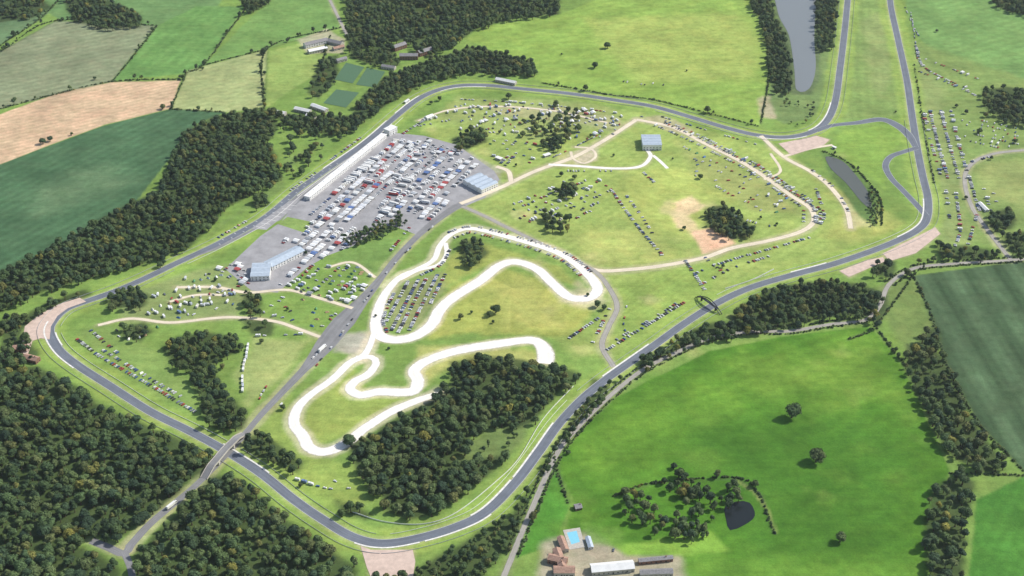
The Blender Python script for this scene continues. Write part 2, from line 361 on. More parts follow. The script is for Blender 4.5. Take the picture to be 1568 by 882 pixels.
# start grid markings and pit exit hatching
a_,t_,n_=normals(TP); i0,i1=sorted((near(335,372),near(600,184)))
v=[];f=[];zz=nz()
for k,i in enumerate(range(i0,i1,2)):
    if k>26: break
    s=1 if k%2 else -1; c=a_[i]+n_[i]*s*2.8
    for dx,dy in ((-.35,-1.6),(.35,-1.6),(.35,1.6),(-.35,1.6)): q=c+t_[i]*dx+n_[i]*dy; v.append((q[0],q[1],zz))
    b0=len(v)-4; f.append((b0,b0+1,b0+2,b0+3))
mesh_obj('grid_marking',v,f,M['white'])
for k in range(7):
    x=392+k*8; y=347-k*5.6; ribbon('hatch_marking',GP([(x,y),(x+14,y+2)]),.7,M['white'])
def road(name,pts,w,mat,margin=None,closed=False,mc=(180,178,138)):
    p=smooth(GP(pts),closed)
    if margin: paintw(p[::2]+( [p[0]] if closed else []),mc,margin,3,2,0.6)
    return ribbon(name,p,w,M[mat],closed),p
road('access_road',[(197,838),(230,802),(268,770),(300,743),(340,703),(372,668),(400,635),(430,603),(480,550),(520,500),(570,442),(610,392),(650,352),(690,322),(708,312)],[9,9,8,8,8,9,11,26,30,16,10,10,10,12,14],'road',20)
road('farm_lane',[(140,828),(165,838),(190,848),(200,835)],9,'road',14)
road('lane',[(190,845),(200,870),(205,900)],7,'road')
road('gravel_road',[(705,312),(760,290),(820,262),(880,240),(930,212),(975,183)],9,'dirt',18)
road('gravel_road',[(975,183),(1030,195),(1080,220),(1130,245),(1170,270),(1212,300),(1240,318),(1246,338),(1228,354),(1180,368),(1120,380),(1080,394),(1020,406),(960,413),(915,414),(880,402)],8.5,'dirt',18)
road('service_road',[(708,316),(740,330),(780,350),(830,374),(870,395),(910,415),(932,440),(945,470),(932,500),(922,530),(940,562)],7.5,'lane',14)
road('gravel_path',[(840,252),(880,254),(940,258),(980,255),(996,240),(990,228)],7,'sand',11)
road('gravel_path',[(1165,208),(1200,240),(1240,262),(1270,285),(1295,318),(1303,350)],8,'dirt',14)
road('gravel_path',[(1000,238),(1012,248),(1022,258)],6,'sand')
road('gravel_path',[(760,255),(778,262),(783,278)],8,'dirt',12)
road('gravel_path',[(150,498),(200,488),(260,494),(320,488),(360,486),(420,492),(460,505),(490,516)],6,'dirt',10)
road('gravel_path',[(270,440),(330,440),(380,448),(440,444),(490,457),(540,472)],6,'dirt',10)
road('gravel_path',[(260,462),(300,452),(350,452)],5,'dirt',8)
road('gravel_path',[(500,410),(540,402),(575,425)],5,'dirt',8)
road('gravel_path',[(880,225),(905,228),(912,240),(895,250),(878,243),(874,232)],5,'dirt',10)
road('gravel_path',[(1180,235),(1195,262),(1170,275)],5,'dirt')
road('gravel_path',[(1200,240),(1240,228),(1275,222)],6,'dirt')
road('gravel_path',[(640,185),(690,168),(760,163),(850,170),(930,188)],5,'dirt',8)
# rally loops
loopA=[(640,412),(664,398),(674,376),(692,358),(722,350),(775,362),(830,378),(868,394),(900,420),(915,442),(902,456),(872,455),(846,434),(822,412),(790,401),(765,407),(735,430),(695,455),(674,474),(660,498),(632,516),(600,520),(578,510),(578,480),(590,450),(612,425)]
SM=(214,207,176)
road('gravel_circuit',loopA,[9,9,9,9,10,11,11,12,14,16,16,16,15,15,16,17,17,17,17,17,17,16,13,11,9],'sand',22,True,SM)
road('gravel_circuit',[(612,428),(640,414),(662,409),(676,402),(684,388),(682,372)],7,'sand',12)
road('gravel_circuit',[(572,512),(566,530),(556,545),(535,556),(510,580),(475,605),(456,625),(450,648),(464,668),(474,686),(498,692),(528,680),(560,655),(600,630),(640,613),(672,603)],[8,9,11,11,11,11,13,14,15,15,15,14,13,13,12,10],'sand',22,False,SM)
road('gravel_circuit',[(545,548),(568,547),(576,556),(564,573),(544,584),(536,596),(552,605),(580,600),(612,601),(634,598),(640,582),(634,568),(655,552),(700,537),(760,527),(812,521),(830,530),(836,545),(834,557)],[9,10,12,13,14,15,16,17,16,16,15,16,17,17,17,15,17,22,22],'sand',22,False,SM)
# public roads
road('country_road',[(740,960),(785,850),(810,790),(850,700),(880,660),(930,610),(985,566),(1040,538),(1090,517),(1150,508),(1210,507),(1270,497),(1325,490),(1347,468),(1362,435),(1400,411),(1460,404),(1568,397),(1750,380)],6.5,'lane',12,False,(135,148,100))
road('country_road',[(1750,220),(1568,230),(1510,239),(1482,258),(1478,285),(1490,320),(1512,352),(1532,378),(1548,398)],7,'lane',14)
road('country_road',[(490,-30),(510,10),(522,35),(532,55)],6,'lane',8)
paint([(1125,735),(1155,752),(1178,785),(1188,815)],(165,168,105),2,1,.6,line=3)
# gravel traps
for g in ([(38,500),(60,482),(90,466),(122,456),(132,462),(104,472),(88,484),(78,500),(76,520),(62,518),(50,522),(42,545),(32,540)],[(552,836),(568,842),(632,842),(636,860),(630,900),(575,900),(562,870)],[(1192,220),(1250,208),(1270,214),(1262,222),(1212,238)],[(1352,388),(1405,362),(1432,348),(1440,358),(1402,388),(1362,400)],[(1285,415),(1330,398),(1352,394),(1356,400),(1300,424)]):
    sheet('gravel_trap',g,M['pink'],rounds=False)
    paint(g,(196,184,152),5,3,0.7)
# water
paint([(1175,-40),(1255,-40),(1256,60),(1256,120),(1240,145),(1212,145),(1205,100)],(100,118,80),5,2)
sheet('lake',[(1183,-60),(1247,-60),(1249,0),(1247,60),(1249,105),(1239,136),(1220,138),(1216,105),(1208,55),(1190,15)],M['water'])
paint([(1258,232),(1295,245),(1345,300),(1340,345),(1315,330),(1270,270)],(96,124,68),5,3)
sheet('pond',[(1265,240),(1290,247),(1312,270),(1330,296),(1334,318),(1320,310),(1295,280),(1272,258)],M['gpond'])
sheet('pond',[(1110,776),(1128,768),(1148,770),(1156,790),(1140,804),(1118,812),(1112,796)],M['pond'])
# kerbs
def seg(i0,i1,d,w=1.4):
    p=offset(TP[i0:i1],d); ribbon('kerb',p,w,M['kerb'])
for a,b_,s in (((640,824),(540,822),1),((745,783),(640,824),1),((120,560),(84,489),1),((90,530),(76,508),-1),((1243,202),(1279,155),1),((1160,207),(1235,205),-1),((1421,305),(1375,368),-1),((1270,406),(1210,422),-1),((670,138),(750,131),-1),((610,175),(650,147),1),((420,720),(330,683),-1),((1000,530),(925,583),-1),((855,650),(790,738),-1),((790,738),(720,796),-1),((500,260),(600,183),1)):
    i0,i1=sorted((near(*a),near(*b_))); 
    if i1-i0>3: seg(i0,i1,s*6.6,1.9)
# barriers
def barrier(p,name='crash_barrier',h=0.9,mat='steel'):
    a,t,n=normals(p); v=[];f=[]; e=.12
    for i in range(len(a)):
        for (s,z) in ((-e,.35),(-e,h),(e,h),(e,.35)): v.append((a[i,0]+n[i,0]*s,a[i,1]+n[i,1]*s,z))
    for i in range(len(a)-1):
        for k in range(4):
            b0=i*4; f.append((b0+k,b0+(k+1)%4,b0+4+(k+1)%4,b0+4+k))
    for i in range(0,len(a)-1,2):
        x,y=a[i]; b0=len(v)
        for z in (0,.34):
            for dx,dy in ((-.1,-.1),(.1,-.1),(.1,.1),(-.1,.1)): v.append((x+dx,y+dy,z))
        for k in range(4): f.append((b0+k,b0+(k+1)%4,b0+4+(k+1)%4,b0+4+k))
    mesh_obj(name,v,f,M[mat])
cuts=[near(1397,180),near(1421,320),near(1100,463),near(890,612),near(585,832),near(345,690),near(76,508),near(270,403),near(610,175),near(1000,163),near(1205,210),len(TP)-1]
for i in range(len(cuts)-1):
    seg_=TP[cuts[i]:cuts[i+1]+1]
    if len(seg_)>4:
        barrier(offset(seg_,15)); barrier(offset(seg_[2:-2],-13),mat='white' if i%2 else 'steel')
barrier(smooth(GP([(878,592),(832,642),(795,702),(762,736),(700,785),(650,803),(590,800),(540,785)])),'concrete_wall',1.6,'white')
barrier(smooth(GP([(1110,443),(1150,430),(1185,413)])),'concrete_wall',2,'white')
barrier(smooth(GP([(600,190),(560,225),(500,268),(455,301)])),'pit_wall',1.6,'white')
# ---------------------------------------------------------------- mesh builder
class MB:
    def __init__(s): s.v=[];s.f=[];s.m=[]
    def box(s,c,sz,m,top=(1,1),sh=(0,0)):
        b0=len(s.v); x,y,z=c; a,b_,h=sz[0]/2,sz[1]/2,sz[2]
        for zz,k,o in ((z,(1,1),(0,0)),(z+h,top,sh)):
            for dx,dy in ((-1,-1),(1,-1),(1,1),(-1,1)): s.v.append((x+dx*a*k[0]+o[0],y+dy*b_*k[1]+o[1],zz))
        for q in ((3,2,1,0),(4,5,6,7),(0,1,5,4),(1,2,6,5),(2,3,7,6),(3,0,4,7)): s.f.append(tuple(b0+i for i in q)); s.m.append(m)
    def gable(s,c,sz,m,mg=None,hip=0):
        b0=len(s.v); x,y,z=c; a,b_,h=sz[0]/2,sz[1]/2,sz[2]
        s.v+=[(x-a,y-b_,z),(x+a,y-b_,z),(x+a,y+b_,z),(x-a,y+b_,z),(x-a+hip,y,z+h),(x+a-hip,y,z+h)]
        for q,mm in (((0,1,5,4),m),((2,3,4,5),m),((1,2,5),mg if mg is not None else m),((3,0,4),mg if mg is not None else m),((3,2,1,0),m)): s.f.append(tuple(b0+i for i in q)); s.m.append(mm)
    def wheel(s,c,r,w,m):
        b0=len(s.v); n=8
        for sd in (-w/2,w/2):
            for k in range(n): s.v.append((c[0]+r*math.cos(k*math.tau/n),c[1]+sd,c[2]+r*math.sin(k*math.tau/n)))
        for k in range(n): s.f.append((b0+k,b0+(k+1)%n,b0+n+(k+1)%n,b0+n+k)); s.m.append(m)
        s.f.append(tuple(b0+k for k in range(n))); s.m.append(m); s.f.append(tuple(b0+n+k for k in range(n))[::-1]); s.m.append(m)
    def mesh(s,name,mats):
        me=bpy.data.meshes.new(name); me.from_pydata(s.v,[],s.f)
        for m_ in mats: me.materials.append(m_)
        me.polygons.foreach_set('material_index',s.m); return me
def car(kind):
    b=MB(); L={0:4.3,1:4.6,2:3.9}[kind]; w=1.8
    b.box((0,0,.28),(L,w,.32),0); b.box((0,0,.601),(L*.98,w*.99,.28),0,(.94,.9))
    cl={0:(-.15,.52),1:(-.55,.66),2:(-.35,.62)}[kind]
    b.box((cl[0],0,.883),(L*cl[1],w*.86,.42),1,(.76,.84),(-.08,0)); b.box((cl[0]-.08,0,1.305),(L*cl[1]*.76,w*.73,.06),0,(.94,.92))
    b.box((L/2,0,.36),(.1,w*.8,.2),2); b.box((-L/2,0,.36),(.1,w*.8,.2),2)
    for x in (-L*.31,L*.32):
        for y in (-w/2+.08,w/2-.08): b.wheel((x,y,.31),.32,.22,2)
    return b.mesh('car_%d'%kind,[M['paint'],M['glass'],M['tyre']])
def camper():
    b=MB(); b.box((-.6,0,.5),(4.9,2.2,2.2),0,(.99,.94)); b.box((2.45,0,.5),(1.2,2.0,.9),0,(.9,.95)); b.box((2.2,0,1.4),(.8,1.9,.55),1,(.6,.9)); b.box((2.1,0,1.98),(1.1,2.1,.7),0,(.8,.9),(-.1,0))
    for x in (-1.6,.6): 
        b.box((x,0,1.5),(.9,2.24,.6),1)
    b.box((-.8,0,2.7),(.7,.7,.12),2)
    for x in (-2,2):
        for y in (-.95,.95): b.wheel((x,y,.38),.38,.25,2)
    return b.mesh('camper',[M['vanpaint'],M['glass'],M['tyre']])
def lorry():
    b=MB(); b.box((-1,0,1.1),(11,2.5,2.9),0,(1,.97)); b.box((-1,0,4.0),(10.8,2.3,.08),3); b.box((6,0,.6),(2.1,2.4,1.5),0); b.box((5.95,0,2.1),(1.9,2.3,.9),1,(.8,.92)); b.box((5.85,0,3.0),(1.5,2.1,.4),0,(.8,.9)); b.box((-.5,0,.75),(11,1.0,.3),2)
    for x in (-5,-3.8,-2.6,4,6.2):
        for y in (-1.05,1.05): b.wheel((x,y,.5),.5,.35,2)
    return b.mesh('lorry',[M['vanpaint'],M['glass'],M['tyre'],M['white']])
def awning():
    b=MB(); b.gable((0,0,2.4),(7,6,1.3),0); b.box((0,2.9,0),(6.9,.05,2.38),0); 
    for x in (-3.4,0,3.4):
        for y in (-2.85,2.8): b.box((x,y,0),(.1,.1,2.38),1)
    return b.mesh('awning',[M['canvas'],M['steel']])
def tent():
    b=MB(); b.gable((0,0,0),(4.2,2.8,1.9),0,0,.5); b.box((2.1,0,0),(1.2,1.6,1.0),0,(.5,.6)); return b.mesh('tent',[M['tentc']])
KIN={'car':([car(0),car(1),car(2)],'parked_car',2.6),'camper':([camper()],'camper_van',3.4),'lorry':([lorry()],'race_transporter',4.4),'awn':([awning()],'paddock_awning',7),'tent':([tent()],'camping_tent',4.5)}
cnt=[0]
def put(kind,x,y,a,s=1.0):
    ms,nm,_=KIN[kind]; o=bpy.data.objects.new(nm,random.choice(ms)); o.location=(x,y,0.2); o.rotation_euler=(0,0,a); s*=random.uniform(1.04,1.18); o.scale=(s,s,s); link(o); cnt[0]+=1
def pick(kw):
    ks=list(kw); return random.choices(ks,[kw[k] for k in ks])[0]
CARS={'car':1}
def row(pts,kw=CARS,mode='perp',sp=2.9,prob=.85,off=0.):
    p=smooth(GP(pts),False,2.0)
    if off: p=offset(p,off)
    acc=0;nxt=0
    for i in range(len(p)-1):
        dx,dy=p[i+1][0]-p[i][0],p[i+1][1]-p[i][1]; L=math.hypot(dx,dy); acc+=L
        if acc>=nxt:
            k=pick(kw); g=max(sp,KIN[k][2]) if mode=='perp' else {'car':6,'camper':7.5,'lorry':15,'awn':8,'tent':6}[k]
            if random.random()<prob:
                a=math.atan2(dy,dx)+(math.pi/2 if mode=='perp' else 0)+random.gauss(0,.05)+(math.pi if random.random()<.5 else 0)
                put(k,p[i][0]-dy/L*random.gauss(0,.4),p[i][1]+dx/L*random.gauss(0,.4),a)
            nxt=acc+g
def inside(x,y,w):
    c=False; n=len(w)
    for i in range(n):
        ax,ay=w[i];bx,by=w[(i+1)%n]
        if (ay>y)!=(by>y) and x<(bx-ax)*(y-ay)/(by-ay)+ax: c=not c
    return c
AVOID=[]
def lot(pts,d1,d2,kw,rowgap=9,sp=0.4,prob=.8,jit=.5,rj=.08,mode='perp'):
    w=GP(pts); a=np.array(G(*d1));b_=np.array(G(*d2)); t=(b_-a)/np.linalg.norm(b_-a); n=np.array([-t[1],t[0]])
    A=np.array(w); u=A@t; v=A@n; ang=math.atan2(t[1],t[0]); y=v.min(); ri=0
    while y<v.max():
        x=u.min(); run=pick(kw)
        while x<u.max():
            if random.random()<.25: run=pick(kw)
            if random.random()<.03: x+=random.uniform(4,9)
            k=run; L=(KIN[k][2] if mode=='perp' else {'car':5.5,'camper':7,'lorry':14,'awn':8,'tent':5}[k])+sp+random.random()*jit
            x+=L/2; q=t*x+n*y; 
            if random.random()<prob and inside(q[0],q[1],w) and not any(inside(q[0],q[1],z) for z in AVOID):
                put(k,q[0]+random.gauss(0,jit*.5),q[1]+random.gauss(0,jit*.5),ang+(math.pi/2 if mode=='perp' else 0)+random.gauss(0,rj)+(math.pi if random.random()<.5 else 0))
            x+=L/2
        y+=rowgap*(1 if ri%2 else 1.25); ri+=1
AVOID=[GP([(705,300),(730,255),(770,268),(748,308)]),GP([(370,405),(450,370),(475,388),(405,448)]),GP([(455,310),(590,200),(600,208),(475,312)])]
D1,D2=(470,305),(590,205)
PAD={'car':2.4,'camper':3.4,'lorry':1.6,'awn':2.6}
lot([(478,318),(600,215),(645,222),(630,262),(560,330),(500,350),(470,350)],D1,D2,PAD,12.5,.2,.86,.6,.04)
lot([(640,235),(655,222),(730,245),(735,262),(700,312),(660,340),(625,325),(560,345),(600,290)],D1,D2,{'car':4,'camper':3,'lorry':.6,'awn':2.2},12,.6,.7,1.0,.12)
lot([(600,215),(650,215),(720,235),(640,240)],D1,D2,{'car':3,'camper':2,'awn':1},11,.6,.6)
lot([(430,372),(470,350),(545,350),(560,365),(500,395),(470,400),(430,440),(420,420),(460,392)],D1,D2,PAD,12,.3,.78,.7)
lot([(335,412),(380,395),(385,440),(365,440)],D1,D2,{'car':5,'awn':1},7,.4,.6)
lot([(440,440),(480,405),(550,405),(575,435),(545,470),(480,455)],D1,D2,{'camper':4,'awn':1.4,'tent':2,'car':3},10,2,.66,2.5,.3)
lot([(405,465),(440,452),(520,478),(505,508),(440,495),(405,490)],D1,D2,{'camper':2,'tent':2,'car':5},12,2,.5,3,.5)
lot([(225,455),(300,418),(350,415),(365,440),(360,475),(290,488),(225,482)],(225,455),(350,425),{'camper':4,'tent':2,'car':4},11,3,.56,3,.5)
lot([(170,500),(250,500),(240,520),(180,525)],(225,455),(350,425),{'camper':1,'tent':1,'car':3},12,4,.35,3,.5)
row([(118,520),(160,550),(230,590),(305,635)],CARS,'perp',3,.75)
row([(155,535),(200,562),(250,592),(300,620)],{'car':6,'tent':1},'perp',3.2,.6)
row([(135,503),(185,545)],CARS,'perp',3.5,.5)
row([(380,530),(372,570),(372,610)],{'camper':4,'car':1},'par',3,.85)
row([(395,515),(470,512)],{'camper':1,'car':3},'par',3,.5)
row([(430,560),(400,605),(390,640)],CARS,'par',5,.35)
lot([(590,500),(598,455),(620,432),(685,418),(690,432),(655,470),(635,505),(605,512)],(600,500),(640,425),{'car':1},9.5,.15,.85,.3,.06)
for off in (8.5,-8.5): row([(692,360),(722,352),(775,364),(830,380),(868,396),(898,420)],CARS,'perp',3,.75,off)
row([(590,455),(577,490),(584,512)],CARS,'perp',3.2,.8,8)
row([(640,418),(668,404),(682,380)],CARS,'perp',3,.75,-7)
row([(930,536),(985,502),(1050,462)],CARS,'perp',3,.85); row([(945,520),(1010,482),(1040,462)],CARS,'perp',4,.4)
row([(872,518),(918,486)],CARS,'perp',3,.85); row([(905,530),(935,470)],CARS,'perp',4,.5)
row([(1055,420),(1108,400),(1170,382),(1240,362)],CARS,'perp',3.2,.7,-3); row([(1070,438),(1120,412),(1180,392)],CARS,'perp',3.4,.5)
row([(935,290),(975,345),(1015,392)],CARS,'perp',2.9,.85); row([(950,288),(985,335),(1000,360)],CARS,'perp',3,.55)
row([(985,265),(1005,282)],CARS,'perp',3,.8)
row([(1050,400),(1080,445)],CARS,'perp',3,.8);row([(1080,395),(1110,420)],CARS,'perp',3,.6)
lot([(775,312),(830,288),(905,285),(925,310),(880,345),(800,340)],(760,290),(880,240),{'car':8,'tent':1,'camper':1.5},11,.6,.44,2,.3)
lot([(780,265),(830,280),(930,275),(945,300),(880,300)],(760,290),(880,240),{'car':8,'camper':1},14,1,.38,2,.3)
for off in (8.5,-8.5,15): row([(1010,190),(1060,212),(1100,232),(1150,258),(1200,292),(1236,318),(1240,345)],{'car':9,'camper':1},'perp',3.2,.66,off)
row([(1250,290),(1262,330),(1255,345)],CARS,'perp',3.3,.6)
lot([(1040,220),(1150,268),(1215,310),(1180,340),(1120,300),(1060,270)],(1050,225),(1200,300),{'car':8,'tent':1,'camper':.8},12,1.5,.33,2,.3)
row([(1120,330),(1170,345),(1200,345)],CARS,'perp',3,.5)
row([(1240,262),(1275,290),(1295,325)],CARS,'perp',3,.35,4)
lot([(620,195),(700,160),(830,160),(950,178),(940,200),(880,190),(800,215),(740,210),(680,190)],(640,185),(760,163),{'car':6,'camper':3,'awn':1.3,'tent':1},12,2,.42,3,.4)
lot([(860,185),(960,190),(930,215),(880,225),(850,210)],(640,185),(760,163),{'car':6,'camper':1,'awn':1},12,2,.4,3,.4)
lot([(740,235),(790,240),(780,260)],D1,D2,{'camper':2,'car':2},9,1,.5)
lot([(740,215),(830,215),(860,235),(800,260)],D1,D2,{'camper':2,'car':4,'tent':1,'awn':.6},14,3,.28)
row([(870,262),(940,262)],CARS,'perp',3,.5); row([(850,245),(930,205)],CARS,'par',6,.5,7)
row([(700,152),(800,158),(900,168),(990,180)],{'car':4,'camper':1},'par',6,.5); row([(1010,178),(1100,205),(1160,222)],CARS,'par',6,.5)
row([(960,470),(955,500),(965,520)],CARS,'par',6,.4)
# outside east
EC={'car':8,'camper':1.5}
row([(1402,70),(1412,100),(1440,118),(1480,135)],EC,'perp',3,.8); row([(1408,110),(1470,135),(1500,150)],EC,'perp',3.2,.65); row([(1395,20),(1405,90)],CARS,'par',6,.7); row([(1415,90),(1500,122)],EC,'perp',3.2,.5)
for dx,pr in ((0,.85),(17,.8),(32,.6),(-10,.3)): row([(1424+dx,170),(1436+dx,220),(1452+dx,275)],EC,'perp',3.2,pr)
row([(1462,285),(1470,350),(1462,378)],EC,'perp',3,.7); row([(1485,275),(1500,325)],CARS,'perp',3.2,.75); row([(1478,250),(1520,240)],CARS,'perp',3,.6); row([(1496,330),(1482,375)],CARS,'perp',3,.6); row([(1448,290),(1456,345)],EC,'perp',3.4,.45)
lot([(1470,180),(1568,195),(1560,230),(1480,222)],(1470,180),(1560,200),EC,12,1,.4)
lot([(1500,285),(1530,300),(1520,330),(1500,320)],(1485,275),(1500,325),EC,12,1,.35)
row([(1375,10),(1398,60)],CARS,'par',7,.4,12)
row([(955,125),(1000,132)],CARS,'perp',6,.5); row([(1000,128),(1025,132)],CARS,'perp',5,.5)
for pl in ([(500,245),(550,208)],[(440,290),(480,262)],[(330,362),(385,330)],[(610,205),(650,180)]): row(pl,CARS,'perp',3,.6,-6)
row([(455,735),(500,748),(540,748)],{'car':3,'tent':1,'camper':1},'par',5,.6); row([(480,720),(520,740)],{'car':3,'tent':1},'par',6,.4)
row([(440,622),(520,530),(600,420),(680,340)],CARS,'par',7,.35,8)
row([(640,345),(600,395)],CARS,'perp',3,.6,-9)
row([(480,548),(500,530)],{'lorry':1,'car':2},'par',6,.8)
row([(262,775),(275,764)],{'lorry':1},'par',6,1,-1.5)
lot([(880,815),(950,830),(950,845),(900,845)],(880,815),(950,830),CARS,8,1,.3)
# ---------------------------------------------------------------- buildings
def building(name,p1,p2,width,h,roof='gable',rm='slate',wm='brick',rh=None,ext=0):
    a=Vector(G(*p1,h)); b_=Vector(G(*p2,h)); d=b_-a; L=d.length+ext; c=(a+b_)/2; rh=rh if rh is not None else width*.28
    e=bpy.data.objects.new(name,None); e.location=(c.x,c.y,0.1); e.rotation_euler=(0,0,math.atan2(d.y,d.x)); link(e)
    def part(n,mb,mats):
        o=bpy.data.objects.new(n,mb.mesh(n,mats)); link(o); o.parent=e
    w=MB(); w.box((0,0,-.1),(L,width,h+.1),0); 
    if roof=='gable':
        w2=MB(); w2.gable((0,0,h+.01),(L+.8,width+.9,rh),0,1)
    elif roof=='saw':
        w2=MB(); n=max(2,int(width/9)); 
        for i in range(n): w2.gable((0,-width/2+width/n*(i+.5),h+.01),(L+.6,width/n-.02,1.6),0,1)
    else:
        w2=MB(); w2.box((0,0,h+.01),(L+1,width+1,.35),0); w2.box((0,0,h+.365),(L*.96,width*.9,.12),0)
        for i in range(int(L/14)): w2.box((-L/2+7+i*14,width*.15,h+.49),(1.6,1.6,.7),1)
    part('walls',w,[M[wm]]); part('roof',w2,[M[rm],M[wm]])
    wi=MB(); n=max(2,int(L/4.5))
    fl=[1.0] if h<4.5 else [1.0,3.9]
    for i in range(n):
        x=-L/2+(i+.5)*L/n
        for z in fl:
            if z+1.3<h:
                for s in (-1,1): wi.box((x,s*(width/2+.03),z),(1.5,.06,1.3),0)
    for s in (-1,1):
        for k in (-1,1): wi.box((s*(L/2+.03),k*width*.25,1.0),(.06,1.3,1.2),0)
    part('windows',wi,[M['glass']])
    dm=MB(); dm.box((0,-(width/2+.05),-.1),(1.0,.1,2.2),0); dm.box((L*.3,-(width/2+.05),-.1),(.9,.1,2.1),0); part('door',dm,[M['dark']])
    if wm=='brick' and roof=='gable':
        ch=MB(); ch.box((L*.3,0,h+rh*.6),(.9,.9,2.2),0); part('chimney',ch,[M['brick']])
    return e
building('pit_garage',(470,301),(588,205),9.5,6,'flat','whiteroof','white')
building('race_control_tower',(592,199),(604,193),12,9,'flat','whiteroof','white')
building('paddock_hall',(723,283),(748,272),42,7,'saw','bluegrey','white')
building('exhibition_hall',(385,413),(414,412),34,7,'saw','bluegrey','white')
building('hospitality_building',(410,405),(460,380),18,6,'gable','bluegrey','white',2.5)
building('pavilion',(983,214),(1012,214),36,9,'saw','bluegrey','white')
building('toilet_block',(833,238),(842,235),6,3,'flat','whiteroof','render')
building('toilet_block',(760,240),(768,243),6,3,'flat','whiteroof','render')
building('garage_shed',(652,180),(662,176),8,4,'gable','whiteroof','white')
building('pale_farmhouse',(466,68),(500,60),12,6,'gable','slate','white'); building('farm_barn',(472,78),(500,72),10,5,'gable','whiteroof','render'); building('farm_barn',(498,60),(524,66),11,5,'gable','slate','render'); building('farm_barn',(510,74),(526,70),9,4,'gable','tile','render')
for p in ((602,72,620,66),(612,84,640,84),(640,80,660,74)): building('hall_house',p[:2],p[2:],12,7,'gable','slate','brick')
for p in ((420,170,437,173),(452,165,475,170),(478,160,500,168),(515,92,530,88),(585,100,605,103),(760,120,790,126),(470,175,482,178)): building('cottage',p[:2],p[2:],9,4.5,'gable','slate' if p[0]%2 else 'whiteroof','render')
for p in ((20,532,40,530),(38,545,58,550),(8,545,18,552)): building('brick_house',p[:2],p[2:],9,5,'gable','tile','brick')
building('brick_house',(840,852),(868,858),9,5.5,'gable','tile','brick'); building('brick_house',(852,840),(862,868),8,5,'gable','tile','brick'); building('brick_house',(848,872),(880,872),10,5,'gable','tile','render')
building('pool_house',(858,822),(866,842),7,4,'gable','tile','render')
building('farm_barn',(905,870),(970,864),12,5,'gable','whiteroof','render'); building('farm_barn',(978,858),(1030,853),5,4,'gable','slate','brick'); building('farm_barn',(980,876),(1030,874),7,5,'gable','slate','render')
building('garden_shed',(880,776),(890,774),7,3,'gable','slate','brick'); building('greenhouse',(900,822),(905,838),5,3,'gable','bluegrey','white'); building('garden_shed',(1040,748),(1052,752),6,3,'gable','tile','brick')
building('farm_shed',(1500,310),(1512,322),6,3,'gable','whiteroof','white')
building('marshal_hut',(1275,224),(1280,226),3,3,'flat','whiteroof','white'); building('marshal_hut',(620,156),(626,152),3,3,'flat','whiteroof','white')
paint([(830,830),(900,815),(960,850),(1040,850),(1050,900),(820,900)],(190,174,158),6,3,0.75)
paint([(940,835),(1090,815),(1120,845),(1040,850),(960,850)],(128,168,68),4,2)
paint([(890,800),(950,815),(955,838),(905,830)],(108,148,62),5,4,.8)
paint([(455,60),(500,45),(530,60),(525,82),(470,82)],(190,182,160),4,2,.7)
paint([(700,222),(770,262),(765,290),(735,305)],(170,168,150),5,3,.7)
sheet('pool_terrace',[(862,812),(888,808),(896,838),(872,842)],M['concrete'],rounds=False)
sheet('swimming_pool',[(868,816),(883,813),(888,830),(875,834)],M['pool'],rounds=False)
for c in ([(512,122),(530,96),(558,103),(540,128)],[(545,130),(562,104),(590,110),(575,134)],[(495,158),(515,137),(550,142),(530,165)]): sheet('tennis_court',c,M['court'],rounds=False)
# road bridge over track
def bridge(pts,w,top,mat,par):
    p=smooth(GP(pts),False,3); n=len(p); zs=[top*min(1,1.9*math.sin(math.pi*i/(n-1)))+.1 for i in range(n)]
    e=bpy.data.objects.new('road_bridge',None); link(e)
    ribbon('deck',p,w,M[mat],parent=e,zs=zs)
    a,t,nn=normals(p); v=[];f=[]
    for s in (-1,1):
        b0=len(v)
        for i in range(n):
            for o,z in ((w/2,-.8),(w/2,par),(w/2+.4,par),(w/2+.4,-.8)): v.append((a[i,0]+nn[i,0]*s*o,a[i,1]+nn[i,1]*s*o,max(0,zs[i]+z)))
        for i in range(n-1):
            for k in range(4): q0=b0+i*4; f.append((q0+k,q0+(k+1)%4,q0+4+(k+1)%4,q0+4+k))
    mesh_obj('parapets',v,f,M['concrete'],e)
    ab=MB()
    for i in (int(n*.3),int(n*.7)): ab.box((a[i,0],a[i,1],0),(w*.8,w*.8,zs[i]-.4),0)
    o=bpy.data.objects.new('abutments',ab.mesh('abutments',[M['concrete']])); link(o); o.parent=e
bridge([(312,733),(330,713),(345,695),(360,680),(375,664)],8,6,'road',1.0)
# footbridge arch
a=Vector(G(1066,455));b_=Vector(G(1104,482)); d=b_-a; L=d.length; e=bpy.data.objects.new('arched_footbridge',None); link(e)
e.location=((a.x+b_.x)/2,(a.y+b_.y)/2,0); e.rotation_euler=(0,0,math.atan2(d.y,d.x))
mb=MB(); n=16
for i in range(n):
    t0=i/n;t1=(i+1)/n; x0=(t0-.5)*L; x1=(t1-.5)*L; z0=9*math.sin(math.pi*t0); z1=9*math.sin(math.pi*t1)
    for y in (-1.6,1.6):
        b0=len(mb.v)
        for x,z in ((x0,z0),(x1,z1)):
            mb.v+=[(x,y-.3,z),(x,y+.3,z),(x,y+.3,z+1.1),(x,y-.3,z+1.1)]
        for k in range(4): mb.f.append((b0+k,b0+(k+1)%4,b0+4+(k+1)%4,b0+4+k)); mb.m.append(0)
mb.box((0,0,5.2),(L*.75,3,.3),0)
for x in (-L*.28,L*.28): mb.box((x,-.0,0),(.5,3.2,5.2),0)
o=bpy.data.objects.new('arch',mb.mesh('arch',[M['dark']])); link(o); o.parent=e
